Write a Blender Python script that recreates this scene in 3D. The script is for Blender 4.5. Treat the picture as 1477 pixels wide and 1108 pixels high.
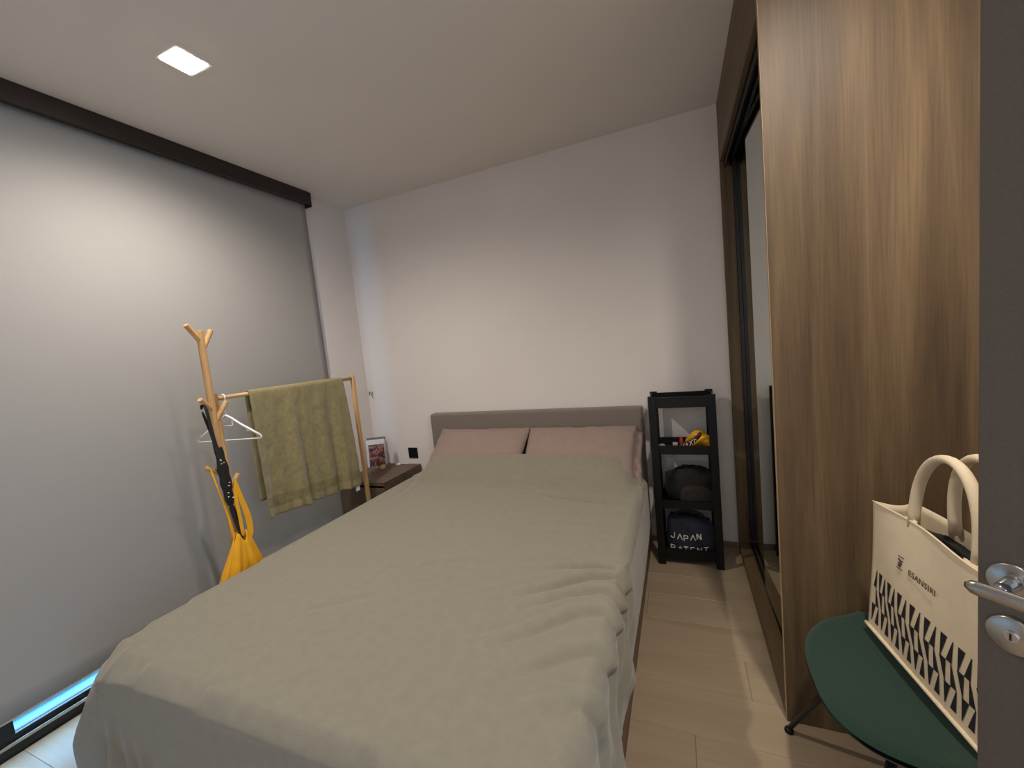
import bpy, bmesh, math, random
import numpy as np
from mathutils import Vector, Matrix, noise
random.seed(7); rng = np.random.RandomState(3)
PI = math.pi
for o in list(bpy.data.objects): bpy.data.objects.remove(o)
COL = bpy.context.scene.collection
scene = bpy.context.scene

# ------------------------------------------------------------------ camera
cam_d = bpy.data.cameras.new('camera'); cam = bpy.data.objects.new('camera', cam_d); COL.objects.link(cam)
cam_d.sensor_width = 36.0; cam_d.lens = 592.23/1477*36; cam_d.clip_start = 0.02
a_, b_, g_ = -0.392099466, 0.0910483462, -0.0999222779
B_ = np.array([[1,0,0],[0,0,-1],[0,1,0]], float)
yaw = np.array([[math.cos(a_),-math.sin(a_),0],[math.sin(a_),math.cos(a_),0],[0,0,1]])
pit = np.array([[1,0,0],[0,math.cos(b_),-math.sin(b_)],[0,math.sin(b_),math.cos(b_)]])
rol = np.array([[math.cos(g_),-math.sin(g_),0],[math.sin(g_),math.cos(g_),0],[0,0,1]])
M_ = rol @ pit @ B_ @ yaw
r_, d_, f_ = M_[0], M_[1], M_[2]
cam.matrix_world = Matrix(((r_[0], -d_[0], -f_[0], 0), (r_[1], -d_[1], -f_[1], 0), (r_[2], -d_[2], -f_[2], 1.38), (0,0,0,1)))
scene.camera = cam

# ------------------------------------------------------------------ world, lamps, exposure
w = bpy.data.worlds.new('daylight'); scene.world = w; w.use_nodes = True
w.node_tree.nodes['Background'].inputs[0].default_value = (0.30, 0.62, 1.0, 1)
w.node_tree.nodes['Background'].inputs[1].default_value = 6.0
scene.view_settings.view_transform = 'Standard'; scene.view_settings.look = 'None'
scene.view_settings.gamma = 1.0; scene.view_settings.use_curve_mapping = False
scene.view_settings.exposure = 1.15
def spot(loc, power, size, blend, color, rad=0.05):
    l = bpy.data.lights.new('downlight_beam', 'SPOT'); l.energy = power; l.spot_size = math.radians(size)
    l.spot_blend = blend; l.color = color; l.shadow_soft_size = rad
    o = bpy.data.objects.new('downlight_beam', l); COL.objects.link(o); o.location = loc; return o
WARM = (1.0, 0.90, 0.79)
spot((-1.73, 1.16, 2.58), 40, 165, 0.95, WARM, 0.03)
spot((0.46, 0.72, 2.58), 37, 165, 0.9, WARM)
def area(loc, rot, sx, sy, power, color):
    l = bpy.data.lights.new('hall_and_fill_light', 'AREA'); l.shape = 'RECTANGLE'; l.size = sx; l.size_y = sy
    l.energy = power; l.color = color
    o = bpy.data.objects.new('hall_and_fill_light', l); COL.objects.link(o); o.location = loc; o.rotation_euler = rot; return o
area((1.75, -0.35, 1.5), (0, math.radians(90), 0), 1.8, 0.9, 15, (0.50, 0.72, 1.0))
area((-0.55, -1.06, 1.55), (math.radians(90), 0, 0), 2.2, 1.9, 4.0, (0.92, 0.94, 1.0))   # added fill light behind the camera, stands in for an open living room

# ------------------------------------------------------------------ materials
def hexc(r, g, b):
    f = lambda c: ((c/255+0.055)/1.055)**2.4 if c/255 > 0.04045 else c/255/12.92
    return (f(r), f(g), f(b), 1)
def base(name):
    m = bpy.data.materials.new(name); m.use_nodes = True
    return m, m.node_tree, m.node_tree.nodes['Principled BSDF']
def mat(name, col, rough=0.6, var=0.06, scale=8, bump=0.0, bscale=200, metal=0.0, stretch=(1,1,1), sheen=0.0, spec=0.5):
    m, nt, p = base(name); n = nt.nodes; L = nt.links
    p.inputs['Roughness'].default_value = rough; p.inputs['Metallic'].default_value = metal
    p.inputs['Specular IOR Level'].default_value = spec
    if sheen:
        p.inputs['Sheen Weight'].default_value = sheen; p.inputs['Sheen Roughness'].default_value = 0.5
    tc = n.new('ShaderNodeTexCoord'); mp = n.new('ShaderNodeMapping'); L.new(tc.outputs['Object'], mp.inputs[0])
    mp.inputs['Scale'].default_value = stretch
    nz = n.new('ShaderNodeTexNoise'); nz.inputs['Scale'].default_value = scale; nz.inputs['Detail'].default_value = 4
    L.new(mp.outputs[0], nz.inputs['Vector'])
    cr = n.new('ShaderNodeValToRGB'); L.new(nz.outputs[0], cr.inputs[0])
    cr.color_ramp.elements[0].position = 0.3; cr.color_ramp.elements[1].position = 0.7
    cr.color_ramp.elements[0].color = tuple(c*(1-var) for c in col[:3])+(1,)
    cr.color_ramp.elements[1].color = tuple(min(1, c*(1+var)) for c in col[:3])+(1,)
    L.new(cr.outputs[0], p.inputs['Base Color'])
    if bump:
        nb = n.new('ShaderNodeTexNoise'); nb.inputs['Scale'].default_value = bscale; nb.inputs['Detail'].default_value = 3
        L.new(mp.outputs[0], nb.inputs['Vector'])
        bp = n.new('ShaderNodeBump'); bp.inputs['Strength'].default_value = bump; bp.inputs['Distance'].default_value = 0.002
        L.new(nb.outputs[0], bp.inputs['Height']); L.new(bp.outputs[0], p.inputs['Normal'])
    return m
def wood(name, c0, c1, c2, axis=2, rough=0.5, scale=1.0, objinfo=False, spec=0.4, fine=0.72):
    """grain runs along the given axis"""
    m, nt, p = base(name); n = nt.nodes; L = nt.links
    p.inputs['Roughness'].default_value = rough; p.inputs['Specular IOR Level'].default_value = spec
    tc = n.new('ShaderNodeTexCoord'); mp = n.new('ShaderNodeMapping'); L.new(tc.outputs['Object'], mp.inputs[0])
    s = [14*scale]*3; s[axis] = 0.9*scale; mp.inputs['Scale'].default_value = s
    if objinfo:
        oi = n.new('ShaderNodeObjectInfo'); ml = n.new('ShaderNodeMath'); ml.operation = 'MULTIPLY'; ml.inputs[1].default_value = 37.0
        L.new(oi.outputs['Random'], ml.inputs[0]); cb = n.new('ShaderNodeCombineXYZ')
        for i in range(3): L.new(ml.outputs[0], cb.inputs[i])
        L.new(cb.outputs[0], mp.inputs['Location'])
    nz = n.new('ShaderNodeTexNoise'); nz.inputs['Scale'].default_value = 1.0; nz.inputs['Detail'].default_value = 6
    nz.inputs['Distortion'].default_value = 0.6; L.new(mp.outputs[0], nz.inputs['Vector'])
    cr = n.new('ShaderNodeValToRGB'); L.new(nz.outputs[0], cr.inputs[0])
    e = cr.color_ramp.elements; e[0].position = 0.32; e[0].color = c0; e[1].position = 0.72; e[1].color = c2
    k = e.new(0.5); k.color = c1
    mp2 = n.new('ShaderNodeMapping'); L.new(tc.outputs['Object'], mp2.inputs[0])
    s2 = [160*scale]*3; s2[axis] = 5*scale; mp2.inputs['Scale'].default_value = s2
    n2 = n.new('ShaderNodeTexNoise'); n2.inputs['Scale'].default_value = 1; n2.inputs['Detail'].default_value = 3
    L.new(mp2.outputs[0], n2.inputs['Vector'])
    c2r = n.new('ShaderNodeValToRGB'); L.new(n2.outputs[0], c2r.inputs[0])
    c2r.color_ramp.elements[0].position = 0.35; c2r.color_ramp.elements[0].color = (fine, fine, fine, 1)
    c2r.color_ramp.elements[1].position = 0.6; c2r.color_ramp.elements[1].color = (1, 1, 1, 1)
    mx = n.new('ShaderNodeMix'); mx.data_type = 'RGBA'; mx.blend_type = 'MULTIPLY'; mx.inputs[0].default_value = 0.8
    L.new(cr.outputs[0], mx.inputs[6]); L.new(c2r.outputs[0], mx.inputs[7]); L.new(mx.outputs[2], p.inputs['Base Color'])
    bp = n.new('ShaderNodeBump'); bp.inputs['Strength'].default_value = 0.15; bp.inputs['Distance'].default_value = 0.001
    L.new(n2.outputs[0], bp.inputs['Height']); L.new(bp.outputs[0], p.inputs['Normal'])
    return m
def emit(name, col, s):
    m, nt, p = base(name); p.inputs['Base Color'].default_value = (1,1,1,1)
    p.inputs['Emission Color'].default_value = col; p.inputs['Emission Strength'].default_value = s; return m

M = {}
M['wall'] = mat('wall_paint', hexc(222,215,211), 0.85, 0.015, 3, 0.15, 120)
M['ceiling'] = mat('ceiling_paint', hexc(224,217,210), 0.9, 0.01, 3, 0.1, 150)
M['blind'] = mat('blind_fabric', hexc(158,156,154), 0.85, 0.02, 300, 0.25, 900, stretch=(1,1,1))
M['cassette'] = mat('cassette_wood', hexc(38,28,24), 0.45, 0.25, 8, stretch=(4,1,8))
M['black_metal'] = mat('black_aluminium', hexc(20,21,23), 0.42, 0.05, 20)
M['white_trim'] = mat('white_trim', hexc(215,212,208), 0.6, 0.02)
M['base'] = mat('skirting', hexc(120,108,98), 0.6, 0.04)
M['floor_sub'] = mat('floor_subbase', hexc(95,80,66), 0.8)
M['plank'] = wood('floor_oak', hexc(158,139,116), hexc(167,148,124), hexc(175,156,132), axis=0, rough=0.42, scale=0.45, objinfo=True, fine=0.93)
M['ward'] = wood('wardrobe_oak', hexc(84,67,48), hexc(101,82,59), hexc(121,100,73), axis=2, rough=0.5, fine=0.76)
M['ward_h'] = wood('wardrobe_oak_cross', hexc(84,67,48), hexc(101,82,59), hexc(121,100,73), axis=1, rough=0.5, fine=0.76)
M['ward_edge'] = mat('edge_banding', hexc(170,145,110), 0.5)
m, nt, p = base('mirror_glass'); p.inputs['Metallic'].default_value = 1; p.inputs['Roughness'].default_value = 0.01
p.inputs['Base Color'].default_value = (0.82,0.86,0.83,1); M['mirror'] = m
m, nt, p = base('window_glass'); p.inputs['Transmission Weight'].default_value = 1; p.inputs['Roughness'].default_value = 0
p.inputs['Base Color'].default_value = (0.9,0.97,1,1); p.inputs['IOR'].default_value = 1.1; M['glass'] = m
M['balcony'] = mat('balcony_tile', hexc(96,132,140), 0.6, 0.04)
M['head'] = mat('grey_upholstery', hexc(120,110,103), 0.9, 0.08, 250, 0.5, 700, sheen=0.2)
M['bedframe'] = wood('bed_walnut', hexc(92,70,52), hexc(112,88,66), hexc(128,102,78), axis=1, rough=0.5)
M['mattress'] = mat('mattress_ticking', hexc(210,205,195), 0.9, 0.03, 40)
M['blanket'] = mat('blanket_fleece', hexc(135,129,113), 0.95, 0.05, 30, 0.6, 450, sheen=0.35, spec=0.2)
M['pillow'] = mat('pillow_cotton', hexc(146,126,118), 0.85, 0.03, 30, 0.3, 500, sheen=0.1)
M['nightwood'] = wood('nightstand_wood', hexc(84,66,54), hexc(104,83,68), hexc(120,97,80), axis=0, rough=0.45)
M['nightdark'] = mat('nightstand_front', hexc(72,68,72), 0.5, 0.05, 30)
M['black_plastic'] = mat('black_plastic', hexc(15,15,16), 0.42, 0.08, 30, spec=0.3)
M['dark_fabric'] = mat('black_cloth', hexc(24,21,21), 0.9, 0.3, 40, 0.5, 300)
M['brown_fabric'] = mat('dark_brown_cloth', hexc(38,29,26), 0.9, 0.3, 40, 0.5, 300)
M['navy'] = mat('navy_canvas', hexc(32,36,52), 0.85, 0.15, 60, 0.5, 500)
M['letter_white'] = mat('letter_white', hexc(228,222,205), 0.7)
M['beech'] = wood('beech', hexc(196,150,96), hexc(212,168,112), hexc(222,182,128), axis=2, rough=0.45, scale=1.5)
M['beech_h'] = wood('beech_bar', hexc(186,146,98), hexc(202,162,112), hexc(214,178,128), axis=1, rough=0.45, scale=1.5)
M['towel'] = mat('olive_terry', hexc(138,127,90), 0.98, 0.14, 40, 0.9, 350, sheen=0.4, spec=0.1)
M['towel_band'] = mat('olive_band', hexc(128,117,82), 0.9, 0.12, 60, 0.5, 500, sheen=0.2, spec=0.1)
M['white_plastic'] = mat('white_plastic', hexc(238,238,238), 0.35, 0.01)
M['yellow'] = mat('yellow_canvas', hexc(232,166,22), 0.8, 0.08, 15, 0.3, 400)
M['strap'] = mat('black_patterned_strap', hexc(22,18,18), 0.7, 0.2, 30)
M['green'] = mat('green_fabric', hexc(20,52,39), 0.9, 0.18, 260, 0.6, 600, sheen=0.15)
M['canvas'] = mat('cream_canvas', hexc(222,205,176), 0.9, 0.035, 25, 0.4, 600)
M['print_black'] = mat('black_print', hexc(26,24,30), 0.8)
M['print_brown'] = mat('brown_print', hexc(88,66,54), 0.8)
M['print_purple'] = mat('purple_print', hexc(92,58,78), 0.8)
M['door'] = mat('door_laminate', hexc(90,83,77), 0.55, 0.08, 180, 0.1, 300)
M['steel'] = mat('satin_steel', hexc(190,186,180), 0.25, 0.04, 60, metal=1.0)
M['chrome'] = mat('polished_steel', hexc(200,205,215), 0.08, 0.01, metal=1.0)
M['lamp'] = emit('lamp_diffuser', (1, 0.93, 0.82, 1), 30)
M['lampframe'] = mat('lamp_frame', hexc(225,222,216), 0.5)
M['snack_y'] = mat('yellow_foil', hexc(226,170,28), 0.3, 0.25, 25, 0.6, 60, metal=0.3)
M['snack_b'] = mat('brown_foil', hexc(70,26,18), 0.3, 0.2, 30, metal=0.3)
M['grey_plastic'] = mat('grey_plastic', hexc(140,140,142), 0.4)
M['red'] = mat('red_plastic', hexc(190,62,50), 0.5)
M['paper'] = mat('paper_white', hexc(214,212,208), 0.8, 0.02)
M['paper_grey'] = mat('cover_grey', hexc(110,102,98), 0.7, 0.2, 60)
M['cork'] = mat('pale_wood', hexc(200,160,105), 0.6, 0.1, 40)
M['brown_ball'] = mat('brown_glaze', hexc(128,84,64), 0.4, 0.3, 40)

# ------------------------------------------------------------------ mesh helpers
def link(name, verts, faces, material, parent=None, smooth=False, bevel=0, seg=2):
    me = bpy.data.meshes.new(name); me.from_pydata([tuple(v) for v in verts], [], faces); me.update()
    if material is not None: me.materials.append(material)
    o = bpy.data.objects.new(name, me); COL.objects.link(o)
    if parent is not None:
        o.parent = parent; me.transform(Matrix.Translation(-world_loc(parent)))
    if smooth: me.shade_smooth()
    if bevel:
        b = o.modifiers.new('bevel', 'BEVEL'); b.width = bevel; b.segments = seg; b.limit_method = 'ANGLE'
        me.shade_smooth(); b.harden_normals = True
    return o
class MB:
    def __init__(s): s.v = []; s.f = []
    def add(s, v, f):
        n = len(s.v); s.v += [tuple(x) for x in v]; s.f += [tuple(i+n for i in q) for q in f]; return s
    def box(s, x0, x1, y0, y1, z0, z1):
        return s.add([(x0,y0,z0),(x1,y0,z0),(x1,y1,z0),(x0,y1,z0),(x0,y0,z1),(x1,y0,z1),(x1,y1,z1),(x0,y1,z1)],
                     [(0,3,2,1),(4,5,6,7),(0,1,5,4),(1,2,6,5),(2,3,7,6),(3,0,4,7)])
    def tube(s, pts, rad, n=10, cap=True, flat=1.0):
        pts = [Vector(p) for p in pts]; k = len(pts); rs = rad if isinstance(rad, (list, tuple)) else [rad]*k
        v = []; up = None
        for i, p in enumerate(pts):
            t = ((pts[min(i+1,k-1)]-p).normalized()+(p-pts[max(i-1,0)]).normalized())
            t = t.normalized() if t.length > 1e-6 else (pts[min(i+1,k-1)]-pts[max(i-1,0)]).normalized()
            if up is None:
                up = Vector((0,0,1)) if abs(t.z) < 0.9 else Vector((1,0,0))
            a = up - t*up.dot(t); a.normalize(); up = a; b = t.cross(a)
            for j in range(n):
                th = 2*PI*j/n; v.append(p + a*math.cos(th)*rs[i] + b*math.sin(th)*rs[i]*flat)
        f = [(i*n+j, i*n+(j+1)%n, (i+1)*n+(j+1)%n, (i+1)*n+j) for i in range(k-1) for j in range(n)]
        if cap: f += [tuple(range(n-1,-1,-1)), tuple((k-1)*n+j for j in range(n))]
        return s.add(v, f)
    def grid(s, fn, nu, nv, closed_u=False):
        v = [fn(i/(nu if closed_u else nu-1), j/(nv-1)) for j in range(nv) for i in range(nu)]
        f = [(j*nu+i, j*nu+(i+1)%nu, (j+1)*nu+(i+1)%nu, (j+1)*nu+i) for j in range(nv-1) for i in range(nu if closed_u else nu-1)]
        return s.add(v, f)
    def lathe(s, c, prof, n=24):
        v = [(c[0]+r*math.cos(2*PI*j/n), c[1]+r*math.sin(2*PI*j/n), c[2]+z) for r, z in prof for j in range(n)]
        k = len(prof)
        f = [(i*n+j, i*n+(j+1)%n, (i+1)*n+(j+1)%n, (i+1)*n+j) for i in range(k-1) for j in range(n)]
        f += [tuple(range(n-1,-1,-1)), tuple((k-1)*n+j for j in range(n))]
        return s.add(v, f)
    def prism(s, poly, y0, y1, axes=(0,2,1)):
        """polygon in axes[0],axes[1], extruded along axes[2]"""
        v = []
        for d in (y0, y1):
            for a, b in poly:
                q = [0,0,0]; q[axes[0]] = a; q[axes[1]] = b; q[axes[2]] = d; v.append(q)
        n = len(poly)
        return s.add(v, [tuple(range(n)), tuple(range(2*n-1, n-1, -1))]+[(i, n+i, n+(i+1)%n, (i+1)%n) for i in range(n)])
    def build(s, name, material, parent=None, **k): return link(name, s.v, s.f, material, parent, **k)
def box(name, x0, x1, y0, y1, z0, z1, m, parent=None, bevel=0.0, seg=2):
    return MB().box(x0,x1,y0,y1,z0,z1).build(name, m, parent, bevel=bevel, seg=seg)
def thing(name, label, cat, loc=(0,0,0), group=None):
    o = bpy.data.objects.new(name, None); COL.objects.link(o); o.location = loc; o.empty_display_size = 0.05
    o['label'] = label; o['category'] = cat
    if group: o['group'] = group
    return o
def tag(o, label, cat, group=None):
    o['label'] = label; o['category'] = cat
    if group: o['group'] = group
    return o
def struct(o, label=None, cat=None):
    o['kind'] = 'structure'
    if label: o['label'] = label
    if cat: o['category'] = cat
    return o
def solid(o, t, off=0):
    s = o.modifiers.new('solid', 'SOLIDIFY'); s.thickness = t; s.offset = off; return o
def text_mesh(name, s, size, m, parent, mw, extrude=0.0004, spacing=1.0):
    c = bpy.data.curves.new(name, 'FONT'); c.body = s; c.size = size; c.extrude = extrude; c.space_character = spacing
    c.align_x = 'LEFT'
    t = bpy.data.objects.new(name+'_tmp', c); COL.objects.link(t)
    bpy.context.view_layer.update()
    me = bpy.data.meshes.new_from_object(t.evaluated_get(bpy.context.evaluated_depsgraph_get()))
    bpy.data.objects.remove(t); me.transform(mw)
    if parent is not None: me.transform(Matrix.Translation(-world_loc(parent)))
    me.materials.clear(); me.materials.append(m); me.name = name
    o = bpy.data.objects.new(name, me); COL.objects.link(o)
    if parent is not None: o.parent = parent
    return o
def world_loc(o):
    v = Vector(o.location)
    return v + world_loc(o.parent) if o.parent else v

# ------------------------------------------------------------------ room dims
D = 2.752; XL = -2.465; ZC = 2.622; XR = 1.02; YF = -1.1
WY0, WY1, WZ1 = -0.85, 2.345, 2.56       # window opening

# floor: sub-base with separate planks
fl = struct(box('floor', XL-0.15, XR+1.2, YF-0.1, D+0.1, -0.08, -0.012, M['floor_sub']), 'pale oak laminate floor laid in planks across the room', 'floor')
pw = 0.196; proto = {}
nrow = int((D-YF)/pw)+1; starts = [0.0, 0.47, 0.83, 0.2, 0.62, 1.02, 0.35]
for r in range(nrow):
    y1 = D - r*pw; y0 = max(y1-pw, YF)
    if y1-y0 < 0.02: continue
    x = XL - starts[r % 7]
    while x < XR:
        x0 = max(x, XL); x1 = min(x+1.22, XR)
        if x1-x0 > 0.02:
            key = (round(x1-x0,3), round(y1-y0,3))
            if key not in proto:
                hx, hy = (x1-x0)/2-0.0004, (y1-y0)/2-0.0004
                mb = MB(); c = 0.0012
                mb.add([(-hx,-hy,-.012),(hx,-hy,-.012),(hx,hy,-.012),(-hx,hy,-.012),
                        (-hx,-hy,-c),(hx,-hy,-c),(hx,hy,-c),(-hx,hy,-c),
                        (-hx+c,-hy+c,0),(hx-c,-hy+c,0),(hx-c,hy-c,0),(-hx+c,hy-c,0)],
                       [(0,3,2,1),(0,1,5,4),(1,2,6,5),(2,3,7,6),(3,0,4,7),(4,5,9,8),(5,6,10,9),(6,7,11,10),(7,4,8,11),(8,9,10,11)])
                me = bpy.data.meshes.new('plank'); me.from_pydata(mb.v, [], mb.f); me.materials.append(M['plank']); proto[key] = me
            o = bpy.data.objects.new('plank', proto[key]); COL.objects.link(o); o.parent = fl
            o.location = ((x0+x1)/2, (y0+y1)/2, 0)
        x += 1.22
struct(box('ceiling', XL-0.15, XR+1.2, YF-0.1, D+0.1, ZC, ZC+0.1, M['ceiling']))
struct(box('wall_back', XL-0.15, XR+0.1, D, D+0.1, -0.02, ZC, M['wall']))
struct(box('wall_front', XL-0.15, XR+1.2, YF-0.1, YF, -0.02, ZC, M['wall']))
# left wall with window opening
mb = MB(); mb.box(XL-0.15, XL, WY1, D, -0.02, ZC); mb.box(XL-0.15, XL, YF, WY0, -0.02, ZC); mb.box(XL-0.15, XL, WY0, WY1, WZ1, ZC)
struct(mb.build('wall_left', M['wall']))
# right wall with doorway
DY0, DY1, DZ = -0.74, 0.13, 2.08
mb = MB(); mb.box(XR, XR+0.1, DY1+.03, D, -0.02, ZC); mb.box(XR, XR+0.1, YF, DY0-.03, -0.02, ZC); mb.box(XR, XR+0.1, DY0-.03, DY1+.03, DZ+.03, ZC)
struct(mb.build('wall_right', M['wall']))
mb = MB(); mb.box(XR-.012, XR+.112, DY1, DY1+.04, 0, DZ+.04); mb.box(XR-.012, XR+.112, DY0-.04, DY0, 0, DZ+.04); mb.box(XR-.012, XR+.112, DY0, DY1, DZ, DZ+.04)
struct(mb.build('trim_1', M['door']))
# hallway beyond the doorway
mb = MB(); mb.box(XR+1.1, XR+1.2, YF, D+.1, -.02, ZC); mb.box(XR+.1, XR+1.1, 1.2, 1.3, -.02, ZC)
struct(mb.build('wall_hall', M['wall']))
struct(box('floor_hall', XR+.0005, XR+1.1, YF, 1.2, -0.011, -0.0005, M['plank']))
struct(box('baseboard_back', XL+0.005, 0.268, D-0.012, D-0.0005, 0.0005, 0.036, M['base'], bevel=0.002))
struct(box('baseboard_left', XL+0.0005, XL+0.012, WY1+.01, D-0.013, 0.0005, 0.036, M['base'], bevel=0.002))

# window: dark sliding frame, glass, sill rail
wn = struct(MB().box(XL-0.12, XL-0.005, WY0, WY1, 0.0, 0.035).box(XL-0.12, XL-0.005, WY0, WY1, WZ1-0.05, WZ1)
            .box(XL-0.12, XL-0.005, WY1-0.045, WY1, 0.035, WZ1-0.05).box(XL-0.12, XL-0.005, WY0, WY0+0.045, 0.035, WZ1-0.05).build('window_1', M['black_metal'], bevel=0.002),
            'full height sliding window with black frame behind the grey roller blind', 'window')
def sash(y0, y1, xc):
    mb = MB().box(xc-.018, xc+.018, y0, y1, .036, .072).box(xc-.018, xc+.018, y0, y1, WZ1-.09, WZ1-.051)
    mb.box(xc-.018, xc+.018, y0, y0+.05, .072, WZ1-.09).box(xc-.018, xc+.018, y1-.05, y1, .072, WZ1-.09)
    s = mb.build('sash', M['black_metal'], wn, bevel=0.002)
    box('pane', xc-.003, xc+.003, y0+.05, y1-.05, .072, WZ1-.09, M['glass'], s)
sash(0.54, WY1-.05, XL-.035); sash(WY0+.05, 0.60, XL-.085)
box('sill_rail', XL-.012, XL-.004, WY0+.05, WY1-.05, .036, .050, M['steel'], wn, bevel=.002)
struct(box('balcony_floor', XL-2.2, XL-.15, -2.0, D+.5, -0.12, -0.02, M['balcony']))
struct(box('bright_streak_strip', XL-.42, XL-.30, -2.0, D+.5, -0.0195, .004, M['white_plastic']))  # white strip added to imitate a reflected streak seen through the glass
struct(box('balcony_wall', XL-2.3, XL-2.2, -2.0, D+.5, -0.12, .25, M['balcony']))

# ------------------------------------------------------------------ roller blind
t = thing('roller_blind', 'grey roller blind covering the tall window on the left', 'blind', (XL+.035, .7, ZC))
BX = XL+.035
def blind_fn(u, v):
    y = -0.90+u*(2.322+0.90); z = .158+v*(2.56-.158)
    return (BX + .0015*math.sin(y*2.1)*math.sin(z*1.3), y, z)
solid(MB().grid(blind_fn, 60, 30).build('fabric', M['blind'], t, smooth=True), .0012)
box('hem_bar', BX-.003, BX+.003, -.90, 2.322, .154, .162, M['blind'], t, bevel=.003)
t = thing('blind_cassette', 'long dark brown pelmet box above the grey blind under the ceiling', 'pelmet', (XL, .7, ZC))
prof = [(XL+.001, ZC-.001), (XL+.001, 2.540)] + [(XL+.078-.012+.012*math.sin(a), 2.540+.012-.012*math.cos(a)) for a in np.linspace(0, PI/2, 5)] + [(XL+.078, ZC-.001)]
# hollow box: front board and end cap
mb = MB().prism([(XL+.066, ZC-.001), (XL+.066, 2.533), (XL+.072, 2.530), (XL+.078, 2.536), (XL+.078, ZC-.001)], -0.95, 2.335)
mb.build('front_board', M['cassette'], t, bevel=.001)
MB().box(XL+.001, XL+.078, 2.335, 2.352, 2.520, ZC-.001).build('end_cap', M['cassette'], t, bevel=.006, seg=3)
MB().tube([(XL+.035, -0.92, 2.585), (XL+.035, 2.33, 2.585)], .022, 16).build('roller_tube', M['blind'], t, smooth=True)

# ------------------------------------------------------------------ downlights
def downlight(x, y, label):
    t = thing('ceiling_downlight', label, 'light', (x, y, ZC))
    h = .066; k = .054
    mb = MB().box(x-h, x+h, y-h, y-k, ZC-.006, ZC-.0005).box(x-h, x+h, y+k, y+h, ZC-.006, ZC-.0005)
    mb.box(x-h, x-k, y-k, y+k, ZC-.006, ZC-.0005).box(x+k, x+h, y-k, y+k, ZC-.006, ZC-.0005)
    mb.build('frame', M['lampframe'], t)
    box('diffuser', x-k, x+k, y-k, y+k, ZC-.008, ZC-.0005, M['lamp'], t)
downlight(-1.73, 1.16, 'square glowing downlight set in the ceiling over the bed, near the blind')
downlight(0.46, 0.72, 'square downlight in the ceiling in front of the wardrobe side panel')

# ------------------------------------------------------------------ wardrobe
WX = .272
wd = thing('wardrobe', 'tall oak laminate wardrobe with mirrored sliding doors along the right wall', 'wardrobe', (WX, 1.52, 0))
box('side_panel', WX, XR-.002, 1.52, 1.538, 0.0005, ZC-.001, M['ward'], wd, bevel=.0008)
box('edge_band', WX-.0012, WX, 1.5205, 1.5375, 0.002, ZC-.002, M['ward_edge'], wd)
box('side_panel', WX, XR-.002, D-.022, D-.001, 0.0005, ZC-.001, M['ward'], wd, bevel=.0008)
box('fascia', WX, WX+.02, 1.5385, D-.0225, 2.294, ZC-.001, M['ward_h'], wd, bevel=.001)
box('plinth', WX, XR-.002, 1.5385, D-.0225, 0.0005, .044, M['ward_h'], wd, bevel=.001)
box('back_panel', XR-.012, XR-.002, 1.5385, D-.0225, .045, ZC-.001, M['ward'], wd)
mb = MB().box(WX+.0205, WX+.12, 1.5385, D-.0225, 2.300, 2.312)
for x in (WX+.024, WX+.050, WX+.056, WX+.084, WX+.090, WX+.118): mb.box(x-.0015, x+.0015, 1.5385, D-.0225, 2.262, 2.300)
mb.build('top_track', M['black_metal'], wd)
mb = MB()
for x in (WX+.066, WX+.089): mb.box(x-.006, x+.006, 1.5385, D-.0225, .0445, .050)
mb.build('bottom_track', M['black_metal'], wd)
def mdoor(y0, y1, x, tilt=0):
    d = box('sliding_door', x+.0022, x+.020, y0, y1, .052, 2.275, M['black_metal'], wd)
    mi = box('mirror', x, x+.002, y0+.003, y1-.003, .060, 2.262, M['mirror'], d)
    for o in (d, mi):
        for v in o.data.vertices: v.co.x -= tilt*(y1-(v.co.y+1.52))
mdoor(1.545, 2.225, WX+.056, -.030)
mdoor(2.12, 2.728, WX+.079)
box('door_seal', WX+.061, WX+.0785, 2.690, D-.0225, .085, 2.262, M['black_metal'], wd, bevel=.001)

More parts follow.
